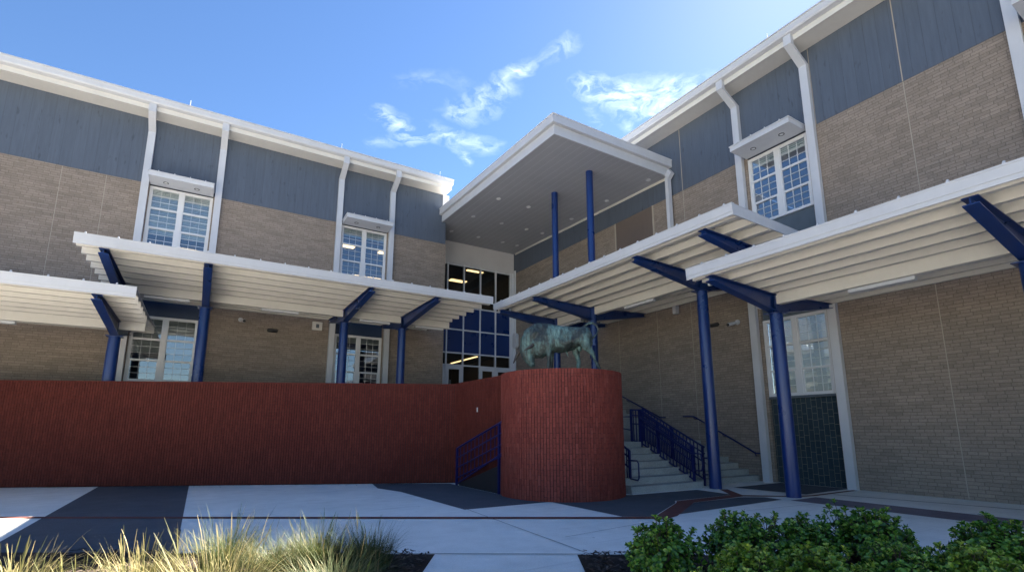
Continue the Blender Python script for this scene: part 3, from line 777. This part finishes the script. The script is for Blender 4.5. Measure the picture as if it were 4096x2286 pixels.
chain(b, [(700, 470, 0, .24, .2), (600, 520, 0, .235, .19), (548, 640, 0, .225, .175), (520, 770, 0, .205, .15), (510, 890, 0, .2, .135), (535, 1000, 0, .165, .115), (575, 1100, 0, .12, .095), (612, 1180, 0, .088, .08)])
chain(b, [(690, 860, 0, .16, .13), (770, 930, 0, .13, .11), (860, 1000, 0, .06, .07)]); chain(b, [(620, 760, .08, .11, .09), (660, 900, .05, .09, .08)])                                     # dewlap
chain(b, [(1010, 560, .15, .17, .12), (1040, 720, .17, .13, .1), (1015, 850, .17, .085, .075), (1012, 985, .17, .066, .06), (1005, 1120, .17, .046, .046), (1003, 1260, .17, .044, .044), (998, 1350, .17, .056, .052), (985, 1415, .17, .06, .06)])
chain(b, [(1040, 700, -.15, .13, .1), (1060, 860, -.16, .085, .075), (1062, 1000, -.16, .062, .058), (1055, 1130, -.16, .046, .046), (1050, 1270, -.16, .044, .044), (1050, 1360, -.16, .055, .052), (1040, 1415, -.16, .06, .06)])
chain(b, [(1830, 540, .13, .19, .14), (1840, 690, .16, .165, .12), (1890, 810, .17, .115, .09), (1950, 905, .17, .075, .066), (2003, 985, .17, .056, .052), (2045, 1090, .17, .045, .043), (2090, 1190, .17, .043, .042), (2140, 1290, .17, .052, .05), (2160, 1360, .17, .056, .055), (2150, 1415, .17, .062, .06)])
chain(b, [(1700, 660, -.12, .16, .13), (1640, 800, -.15, .125, .1), (1645, 920, -.16, .085, .07), (1675, 1010, -.16, .06, .055), (1695, 1110, -.16, .046, .044), (1690, 1230, -.16, .043, .043), (1690, 1340, -.16, .055, .052), (1680, 1415, -.16, .06, .06)])
chain(b, [(1800, 355, 0, .05, .05), (1870, 278, 0, .038, .038), (1950, 238, 0, .033, .033), (2040, 238, 0, .03, .03), (2115, 282, 0, .028, .028), (2158, 368, 0, .026, .026), (2150, 450, 0, .024, .024), (2095, 530, 0, .023, .023), (2015, 590, 0, .024, .024), (1992, 640, 0, .035, .03), (1988, 700, 0, .042, .035), (1995, 755, 0, .022, .02)], 12)
chain(b, [(1425, 900, 0, .035, .03), (1438, 965, 0, .024, .022), (1462, 1015, 0, .012, .012)], 10)
chain(b, [(1730, 790, 0, .06, .07), (1740, 860, 0, .055, .06)], 12)
chain(b, [(640, 560, .17, .07, .05), (700, 470, .2, .05, .03)], 12)                               # near ear
chain(b, [(440, 740, .12, .045, .03), (500, 735, .13, .03, .02)], 10)                               # brow
chain(b, [(660, 740, .13, .05, .05), (620, 690, .13, .04, .04), (560, 700, .13, .035, .035)], 12)
chain(b, [(1080, 640, .2, .12, .06), (1040, 560, .2, .1, .06)], 14)                               # shoulder muscle
chain(b, [(640, 1190, .05, .03, .025), (650, 1160, .06, .02, .02)], 8)
bmesh.ops.recalc_face_normals(b.bm, faces=b.bm.faces[:])
me = bpy.data.meshes.new('body'); b.bm.to_mesh(me); b.bm.free()
tmp = bpy.data.objects.new('body_source', me); COL.objects.link(tmp)
md = tmp.modifiers.new('r', 'REMESH'); md.mode = 'VOXEL'; md.voxel_size = .014
md = tmp.modifiers.new('s', 'SMOOTH'); md.factor = .5; md.iterations = 6
tx = bpy.data.textures.new('hide_folds', 'CLOUDS'); tx.noise_scale = .16; tx.noise_depth = 3
md = tmp.modifiers.new('d', 'DISPLACE'); md.texture = tx; md.strength = .055; md.mid_level = .5
dg = bpy.context.evaluated_depsgraph_get()
bme = bpy.data.meshes.new_from_object(tmp.evaluated_get(dg))
bpy.data.objects.remove(tmp)
bme.name = 'body'; bme.materials.clear(); bme.materials.append(M['bronze'])
bme.polygons.foreach_set('use_smooth', [True] * len(bme.polygons))
bo = bpy.data.objects.new('body', bme); COL.objects.link(bo); bo.parent = BU; bo.matrix_parent_inverse = Matrix.Translation(-BU.location)
for pts in ([(395, 850, -.06, .06), (300, 870, -.13, .052), (250, 950, -.15, .042), (210, 1040, -.12, .03), (170, 1136, -.08, .014)],
            [(650, 745, .17, .045), (600, 800, .23, .036), (530, 840, .26, .027), (445, 892, .27, .008)]):
    m = MB(); m.tube([bp(x, y, l) for x, y, l, r in pts], [r for *_, r in pts], 12); m.build('horn', 'horn', BU, smooth=60)

# ================================================================== GROUND
m = MB(); m.face([(-600, -600, 0), (600, -600, 0), (600, 600, 0), (-600, 600, 0)]); struct(m.build('ground', 'asphalt', recalc=False))
m = MB(); m.face([(-11, -7, .002), (16, -7, .002), (16, 24, .002), (-11, 24, .002)]); struct(m.build('plaza', 'concrete', recalc=False))
def sheet(name, mat, pts, z=.004, sub=0):
    m = MB(); m.face([(x, y, z) for x, y in pts]); return struct(m.build(name, mat, recalc=True))
def diag(t, n): return Vector((2.74 + .85 * t, 9.05 - .53 * t, 0)) + Vector((.53, .85, 0)) * n
sheet('dark_paving', 'darkpave', [(-2.18, 6.5), (-.11, 6.5), (-.11, 16.7), (-2.18, 17.7)])
sheet('dark_paving', 'darkpave', [(4.46, 9.02), (6.48, 9.02), (6.48, 6.86), (6.95, 6.58), (8.6, 7.52), (8.85, 7.75), (10.85, 7.75), (10.95, 8.86), (8.8, 8.95), (6.2, 10.5), (6.2, 13.5), (4.3, 14.6), (4.1, 13.4), (4.36, 12.4)])
sheet('dark_paving', 'darkpave', [(7.5, 6.52), (8.98, 7.36), (10.6, 7.38), (11.05, 7.1), (11.0, 6.66)])
sheet('brick_band', 'pavers', [(-9, 16.5), (-9.02, 16.25), (-2.7, 12.25), (6.95, 6.28), (7.35, 6.4), (8.98, 7.36), (10.75, 7.42), (11.75, 6.72), (12.2, 6.6), (14.2, 6.62), (14.2, 6.72), (12.3, 6.72), (11.8, 6.86), (10.95, 7.58), (11.68, 8.5), (11.5, 8.6), (10.72, 7.72), (8.85, 7.7), (8.6, 7.5), (6.95, 6.55), (6.5, 6.8), (-2.8, 12.52)], .008)
sheet('mauve_band', 'purple', [(11.05, 6.5), (12.05, 6.5), (12.0, -8), (11.0, -8)])
sheet('recess_paving', 'darkpave', [(12.3, 6.85), (14.4, 6.9), (14.4, 8.7), (12.15, 8.65)], .012)
def strip(pts, w, z, name, mat):
    m = MB()
    for a, b in zip(pts, pts[1:]):
        a = Vector((a[0], a[1], 0)); b = Vector((b[0], b[1], 0)); d = (b - a).normalized(); n = Vector((-d.y, d.x, 0)) * (w / 2)
        m.face([a - n + Vector((0, 0, z)), b - n + Vector((0, 0, z)), b + n + Vector((0, 0, z)), a + n + Vector((0, 0, z))])
    return struct(m.build(name, mat, recalc=True))
for k, (pts, w) in enumerate([([(4.5, 9.0), (4.21, 5.04)], .012), ([(4.56, 6.0), (6.53, 6.23)], .01), ([(2.21, 6.31), (4.6, 4.8)], .02), ([(12.83, 6.5), (13.5, 3.3), (13.6, -8)], .05), ([(-.11, 9.5), (-.11, 6.6)], .02), ([(8.9, 6.1), (10.9, 5.9)], .01)]):
    strip(pts, w, .0125, 'paving_line', 'line')  # slab joints, plus one wider dark line beside the right wing
def dirt(p0, p1, n, w):
    m = MB(); K = 90; prev = None
    for i in range(K + 1):
        p = Vector(p0).lerp(Vector(p1), i / K); q = p + Vector(n) * (w * (.25 + .75 * random.random() ** 2) * (1.6 if random.random() < .08 else 1))
        cur = (m.v((p.x, p.y, .0145)), m.v((q.x, q.y, .0145)))
        if prev: m.bm.faces.new((prev[0], cur[0], cur[1], prev[1]))
        prev = cur
    o = m.build('wall_base_dirt', 'soil', recalc=False); o['kind'] = 'structure'
dirt(W0 + nW * .01, W1 + nW * .01, nW, .11); dirt(Vector((6.385, 13.5, 0)), Vector((6.385, 11, 0)), Vector((-1, 0, 0)), .1)
m = MB()
for i in range(160):
    f = random.random() ** .7
    p = W0.lerp(W1, f * .7) + nW * (.03 + abs(random.gauss(0, .25))); a = random.uniform(0, PI); l = random.uniform(.01, .05); d = Vector((math.cos(a), math.sin(a), 0)) * l; q = Vector((-d.y, d.x, 0)) * .35
    p.z = .016 + random.random() * .006; m.face([p - d, p + q, p + d, p - q])
o = m.build('leaf_litter', 'chips', recalc=False); o['kind'] = 'stuff'
# planting beds (camera side of the walk), on either side of the short path
bl = lambda t: Vector((2.62 + .845 * t, 6.05 - .535 * t, 0))          # near edge of the walk
e = Vector((-.535, -.845, 0))
def bed(t0, t1, name):
    m = MB(); n = 26; k = 12; gr = []
    L0, L1 = bl(t0), bl(t1)
    for i in range(n + 1):
        row = []
        for j in range(k + 1):
            p = L0.lerp(L1, i / n) + e * (3.2 * j / k)
            edge = min(i, n - i, j, k - j)
            row.append(m.v((p.x, p.y, .006 if edge == 0 else .035 + random.uniform(-.015, .02))))
        gr.append(row)
    for i in range(n):
        for j in range(k): m.bm.faces.new((gr[i][j], gr[i + 1][j], gr[i + 1][j + 1], gr[i][j + 1]))
    o = m.build(name, 'soil', None, smooth=180); o['kind'] = 'structure'; return o
bed(-9, -.02, 'planting_bed'); bed(1.72, 9, 'planting_bed')
m = MB()
for i in range(5200):
    t = random.uniform(-4.5, -.05) if random.random() < .5 else random.uniform(1.75, 5)
    p = bl(t) + e * random.uniform(.07, 1.6); z = .05 + random.uniform(-.01, .03)
    l, w = random.uniform(.015, .05), random.uniform(.006, .016); a = random.uniform(0, PI); d = Vector((math.cos(a), math.sin(a), random.uniform(-.3, .3))) * l; s_ = Vector((-math.sin(a), math.cos(a), random.uniform(-.4, .4))) * w
    q = Vector((p.x, p.y, z)); m.face([q - d - s_, q + d - s_ * .6, q + d + s_, q - d + s_])
o = m.build('bark_mulch', 'chips', recalc=False); o['kind'] = 'stuff'; 

# ================================================================== GRASSES
def grass_mesh(name, n, h, spread, lean, w, mat, stalks=0, seed=1):
    rnd = random.Random(seed); m = MB()
    for i in range(n + stalks):
        st = i >= n
        a = rnd.uniform(0, 2 * PI); r0 = rnd.random() ** .6 * spread * .35
        base = Vector((math.cos(a) * r0, math.sin(a) * r0, 0)); a2 = a + rnd.uniform(-.7, .7)
        hh = h * (rnd.uniform(.5, 1.0) if not st else rnd.uniform(1.02, 1.35)); ln = lean * rnd.uniform(.2, 1.5) * (.55 if st else 1)
        dirv = Vector((math.cos(a2), math.sin(a2), 0)); side = Vector((-dirv.y, dirv.x, 0)); ww = w * rnd.uniform(.6, 1.3) * (.55 if st else 1)
        prev = None; K = 5
        droop = rnd.uniform(0, .5) if not st else rnd.uniform(0, .15)
        for k in range(K + 1):
            f = k / K
            p = base + dirv * (ln * hh * (f ** 1.7)) + Vector((0, 0, hh * (f - droop * f ** 3)))
            q = ww * (1 - f) ** .6 if k < K else ww * .1
            if st and f > .7: q = ww * (1.6 if k < K else .4)
            cur = (m.v(p - side * q), m.v(p + side * q))
            if prev: m.bm.faces.new((prev[0], prev[1], cur[1], cur[0]))
            prev = cur
    return m.build(name, mat, recalc=False)
def pix(x, y, z=0.0, dist=None):
    """ground point below a direction of the photograph (in photo-pixel units of a 2576 wide view)"""
    X = x * 4096 / 2576; Y = y * 4096 / 2576; f = 2005.36; pit, yaw = .182787, 1.0214
    fw = Vector((math.cos(yaw) * math.cos(pit), math.sin(yaw) * math.cos(pit), math.sin(pit))); rt = Vector((math.sin(yaw), -math.cos(yaw), 0)); up = rt.cross(fw)
    r = fw * f + rt * (X - 2048) - up * (Y - 1347.14); t = (z - 1.5) / r.z
    return Vector((0, 0, 1.5)) + r * t
GR = 'ornamental grasses in the left bed'
clumps = [  # x, ground y in the view, height, spread, lean, blades, mat, stalks, label
    (20, 1520, 0.459, .8, .6, 465, 'grass_dry', 22, 'sunlit yellow green grass clump at the bottom left corner'),
    (180, 1540, 0.385, .6, .7, 240, 'grass_dry', 19, 'thin sunlit straw grass clump second from the bottom left corner'),
    (345, 1510, 0.488, .75, .5, 525, 'grass_dry', 26, 'sunlit straw grass clump in front of the dark paving strip'),
    (540, 1560, 0.629, .95, .6, 450, 'grass_dry', 39, 'tall bright sunlit grass clump with long seed stalks'),
    (570, 1440, 0.533, .75, .5, 800, 'grass_green', 14, 'shaded green grass clump right behind the tall sunlit one'),
    (695, 1450, 0.430, .8, .7, 800, 'grass_green', 14, 'shaded green grass clump in the middle of the row'),
    (800, 1440, 0.516, .85, .6, 1000, 'grass_green', 22, 'big shaded olive grass clump second from the short path'),
    (835, 1530, 0.473, .9, .8, 900, 'grass_green', 14, 'low brownish grass clump in front of the olive one'),
    (925, 1440, 0.516, .65, .5, 900, 'grass_green', 20, 'shaded green grass clump nearest the short concrete path')]
for i, (x, y, h, sp, ln, n, mt, st, lab) in enumerate(clumps):
    o = grass_mesh('ornamental_grass', n, h, sp, ln, .005 if mt == 'grass_dry' else .0036, mt, st, 50 + i)
    o.location = pix(x, y) + Vector((0, 0, .03)); tag(o, lab, 'grass', GR)

# ================================================================== SHRUBS
def leaf(mb, p, d, up, L, W):
    s = d.cross(up).normalized(); nrm = s.cross(d).normalized()
    pts = [(0, .12, 0), (.3, .55, .05), (.62, 1., .06), (.9, .82, .02), (1., .0, -.04)]
    prev = None; mid = None
    for f, w, hz in pts:
        c = p + d * (L * f) + nrm * (L * hz * .9 - L * .14 * f * f)
        cur = (mb.v(c - s * (W * w / 2) + nrm * (W * w * .14)), mb.v(c), mb.v(c + s * (W * w / 2) + nrm * (W * w * .14)))
        if prev:
            mb.bm.faces.new((prev[0], prev[1], cur[1], cur[0])); mb.bm.faces.new((prev[1], prev[2], cur[2], cur[1]))
        prev = cur
def shrub_mesh(seed, rx, rz, nros=300):
    rnd = random.Random(seed); lv = MB(); sm = MB()
    lumps = [(Vector((rnd.uniform(-.36, .36) * rx, rnd.uniform(-.36, .36) * rx, rz * rnd.uniform(.42, .62))), rnd.uniform(.48, .62)) for _ in range(7)]
    for i in range(nros):
        c, k = lumps[i % len(lumps)]
        th = rnd.uniform(0, 2 * PI); ph = math.acos(rnd.uniform(-.55, 1.0)); n = Vector((math.sin(ph) * math.cos(th), math.sin(ph) * math.sin(th), math.cos(ph)))
        depth = 1 - rnd.random() ** 2.2 * .55
        p = c + Vector((n.x * rx * k, n.y * rx * k, n.z * rz * k * .95)) * depth * rnd.uniform(.9, 1.1)
        if p.z < .04: p.z = rnd.uniform(.05, .2)
        ax = (n + Vector((rnd.uniform(-.3, .3), rnd.uniform(-.3, .3), .55))).normalized()
        if rnd.random() < .12: p += ax * .05
        q = p - ax * .14; sm.tube([Vector((q.x * .4, q.y * .4, max(0, q.z - .22))), q, p], [.006, .004, .003], 4, False)
        o1 = ax.orthogonal().normalized(); o2 = ax.cross(o1); nl = rnd.randint(6, 9); rot = rnd.uniform(0, 6)
        for j in range(nl):
            t = rot + j * 2.4; tilt = .35 + .9 * (j / nl) + rnd.uniform(-.15, .15)
            rad = o1 * math.cos(t) + o2 * math.sin(t)
            d = (ax * math.cos(tilt) + rad * math.sin(tilt)).normalized()
            L = rnd.uniform(.045, .064) * (.75 + .35 * j / nl)
            leaf(lv, p + ax * (-.03 * j / nl), d, ax if abs(d.dot(ax)) < .97 else o1, L, L * rnd.uniform(.56, .7))
    return lv, sm
SG = 'rounded evergreen shrubs in the right bed'
protos = []
for i, (rx, rz) in enumerate(((.5, .6), (.54, .62), (.48, .58))):
    lv, sm = shrub_mesh(900 + i, rx, rz, 540)
    root = thing('evergreen_shrub', '', 'shrub', (0, 0, 0), SG)
    lv.build('foliage', 'leaf' if i < 2 else 'leaf_pale', root, smooth=180, recalc=False); sm.build('stem', 'stem', root)
    protos.append(root)
shr = [  # x, ground y in the view, scale, proto, label
    (1656, 1478, 1.03, 0, 'leafy evergreen shrub nearest the short concrete path, leftmost of the hedge'),
    (1862, 1452, .98, 1, 'round evergreen shrub in the back row directly below the near blue column base'),
    (2045, 1446, .95, 0, 'round evergreen shrub in the back row in front of the mauve band start'),
    (2222, 1450, 1.06, 1, 'tallest evergreen shrub of the back row, dark with a pointed sprig on top'),
    (2505, 1470, 1.05, 0, 'dark evergreen shrub cut by the right edge of the photo, standing apart'),
    (1885, 1580, .98, 2, 'bright yellow green shrub in the front row below the leftmost back row gap'),
    (2085, 1570, .95, 2, 'light green front shrub below the gap between two back row shrubs'),
    (2300, 1560, .9, 1, 'low olive shrub in the front row below the tallest shrub'),
    (2470, 1560, .95, 2, 'low front shrub with pale leaves at the bottom right corner'),
    (1770, 1690, .95, 2, 'front shrub at the bottom edge showing only its pale top leaves'),
    (2100, 1720, .95, 2, 'front shrub showing only a few yellow leaves above the bottom edge')]
used = set()
for i, (x, y, s, k, lab) in enumerate(shr):
    o = protos[k]
    if k in used:
        r = o.copy(); COL.objects.link(r)
        for ch in list(o.children):
            c = ch.copy(); COL.objects.link(c); c.parent = r
        o = r
    used.add(k)
    o.location = pix(x, y); o.scale = (s, s, s * .92); o.rotation_euler = (0, 0, i * 1.3); o['label'] = lab

# ================================================================== SKY AND SUN
AZ, EL = R(22.83), R(44.13)
w = bpy.data.worlds.new('World'); sc.world = w; w.use_nodes = True; nt = w.node_tree; nt.nodes.clear()
sky = N(nt, 'ShaderNodeTexSky', sky_type='NISHITA'); sky.sun_disc = False; sky.sun_elevation = EL; sky.sun_rotation = PI / 2 - AZ
sky.altitude = 0; sky.air_density = 1.0; sky.dust_density = .12; sky.ozone_density = 3.0
bg = N(nt, 'ShaderNodeBackground', inp={1: .05})
hs = N(nt, 'ShaderNodeHueSaturation', inp={'Hue': .504, 'Saturation': 1.13, 'Value': .585}); lk(nt, sky.outputs[0], hs.inputs['Color']); SK = hs.outputs[0]
tc = N(nt, 'ShaderNodeTexCoord'); sp = N(nt, 'ShaderNodeSeparateXYZ'); lk(nt, tc.outputs['Generated'], sp.inputs[0])
zc_ = mth(nt, 'MAXIMUM', sp.outputs[2], .03)
cp = N(nt, 'ShaderNodeCombineXYZ'); lk(nt, mth(nt, 'DIVIDE', sp.outputs[0], zc_), cp.inputs[0]); lk(nt, mth(nt, 'DIVIDE', sp.outputs[1], zc_), cp.inputs[1])
CLOUDS = []   # filled below: wisps on the cloud layer  (ax, ay, bx, by, width, strength)
def cl(x, y):
    p = pix(x, y, 101.5); return p.x / 100, p.y / 100
for a, b, wd, st in (((962, 285), (1040, 350), .045, .8), ((925, 365), (1000, 350), .03, .3), ((1075, 340), (1215, 370), .05, .5), ((1120, 350), (1190, 408), .02, .5),
                     ((1160, 290), (1270, 232), .05, .55), ((1225, 240), (1330, 165), .03, .7), ((1330, 165), (1412, 122), .03, .4), ((1500, 215), (1580, 270), .05, .9),
                     ((1560, 240), (1740, 232), .07, 1.0), ((1590, 270), (1700, 268), .06, .9), ((1480, 275), (1490, 315), .02, .4), ((1555, 285), (1570, 325), .03, .5), ((1030, 205), (1160, 215), .04, .18)):
    CLOUDS.append((*cl(*a), *cl(*b), wd, st))
wn = N(nt, 'ShaderNodeTexNoise', inp={'Scale': 4.0, 'Detail': 5, 'Roughness': .6}); lk(nt, cp.outputs[0], wn.inputs['Vector'])
wv = N(nt, 'ShaderNodeVectorMath', operation='MULTIPLY_ADD'); lk(nt, wn.outputs['Color'], wv.inputs[0]); wv.inputs[1].default_value = (.2, .2, 0); lk(nt, cp.outputs[0], wv.inputs[2])
wo = N(nt, 'ShaderNodeVectorMath', operation='SUBTRACT'); lk(nt, wv.outputs[0], wo.inputs[0]); wo.inputs[1].default_value = (.1, .1, 0)
fn = N(nt, 'ShaderNodeTexNoise', inp={'Scale': 9.0, 'Detail': 6, 'Roughness': .6, 'Distortion': 1.1}); lk(nt, wo.outputs[0], fn.inputs['Vector'])
tot = None
for ax_, ay_, bx_, by_, wd, st in CLOUDS:
    dx, dy = bx_ - ax_, by_ - ay_; l2 = dx * dx + dy * dy
    s1 = N(nt, 'ShaderNodeVectorMath', operation='SUBTRACT'); lk(nt, wo.outputs[0], s1.inputs[0]); s1.inputs[1].default_value = (ax_, ay_, 0)
    d1 = N(nt, 'ShaderNodeVectorMath', operation='DOT_PRODUCT'); lk(nt, s1.outputs[0], d1.inputs[0]); d1.inputs[1].default_value = (dx / l2, dy / l2, 0)
    tcl = mth(nt, 'MULTIPLY', d1.outputs['Value'], 1., clamp=True)
    s2 = N(nt, 'ShaderNodeVectorMath', operation='SCALE'); s2.inputs[0].default_value = (dx, dy, 0); lk(nt, tcl, s2.inputs['Scale'])
    s3 = N(nt, 'ShaderNodeVectorMath', operation='DISTANCE'); lk(nt, s1.outputs[0], s3.inputs[0]); lk(nt, s2.outputs[0], s3.inputs[1])
    # flatten the height component
    g = mth(nt, 'MULTIPLY', mth(nt, 'SUBTRACT', 1., mth(nt, 'DIVIDE', s3.outputs['Value'], wd * 1.5), clamp=True), st)
    tot = g if tot is None else mth(nt, 'MAXIMUM', tot, g)
dens = mth(nt, 'MULTIPLY', mth(nt, 'MULTIPLY', tot, .72), mth(nt, 'MULTIPLY_ADD', fn.outputs[0], 4.2, -1.75), clamp=True)
mx = N(nt, 'ShaderNodeMix', data_type='RGBA'); lk(nt, dens, mx.inputs[0]); lk(nt, SK, mx.inputs[6])
br = N(nt, 'ShaderNodeMix', data_type='RGBA', blend_type='ADD'); br.inputs[0].default_value = 1; lk(nt, SK, br.inputs[6]); br.inputs[7].default_value = (4., 4., 4.1, 1)
lk(nt, br.outputs[2], mx.inputs[7]); lk(nt, mx.outputs[2], bg.inputs[0])
wo_ = N(nt, 'ShaderNodeOutputWorld'); lk(nt, bg.outputs[0], wo_.inputs[0])
sun = bpy.data.lights.new('sun', 'SUN'); sun.energy = 5.0; sun.angle = R(.5); sun.color = (1, .91, .77)
so = bpy.data.objects.new('sun', sun); COL.objects.link(so)
sd = Vector((math.cos(AZ) * math.cos(EL), math.sin(AZ) * math.cos(EL), math.sin(EL)))
so.location = sd * 60; so.rotation_euler = sd.to_track_quat('Z', 'Y').to_euler()

vs = sc.view_settings; vs.view_transform = 'Standard'; vs.look = 'None'; vs.exposure = 3.0; vs.gamma = 1
sc.cycles.max_bounces = 8; sc.cycles.diffuse_bounces = 5; sc.cycles.transparent_max_bounces = 12
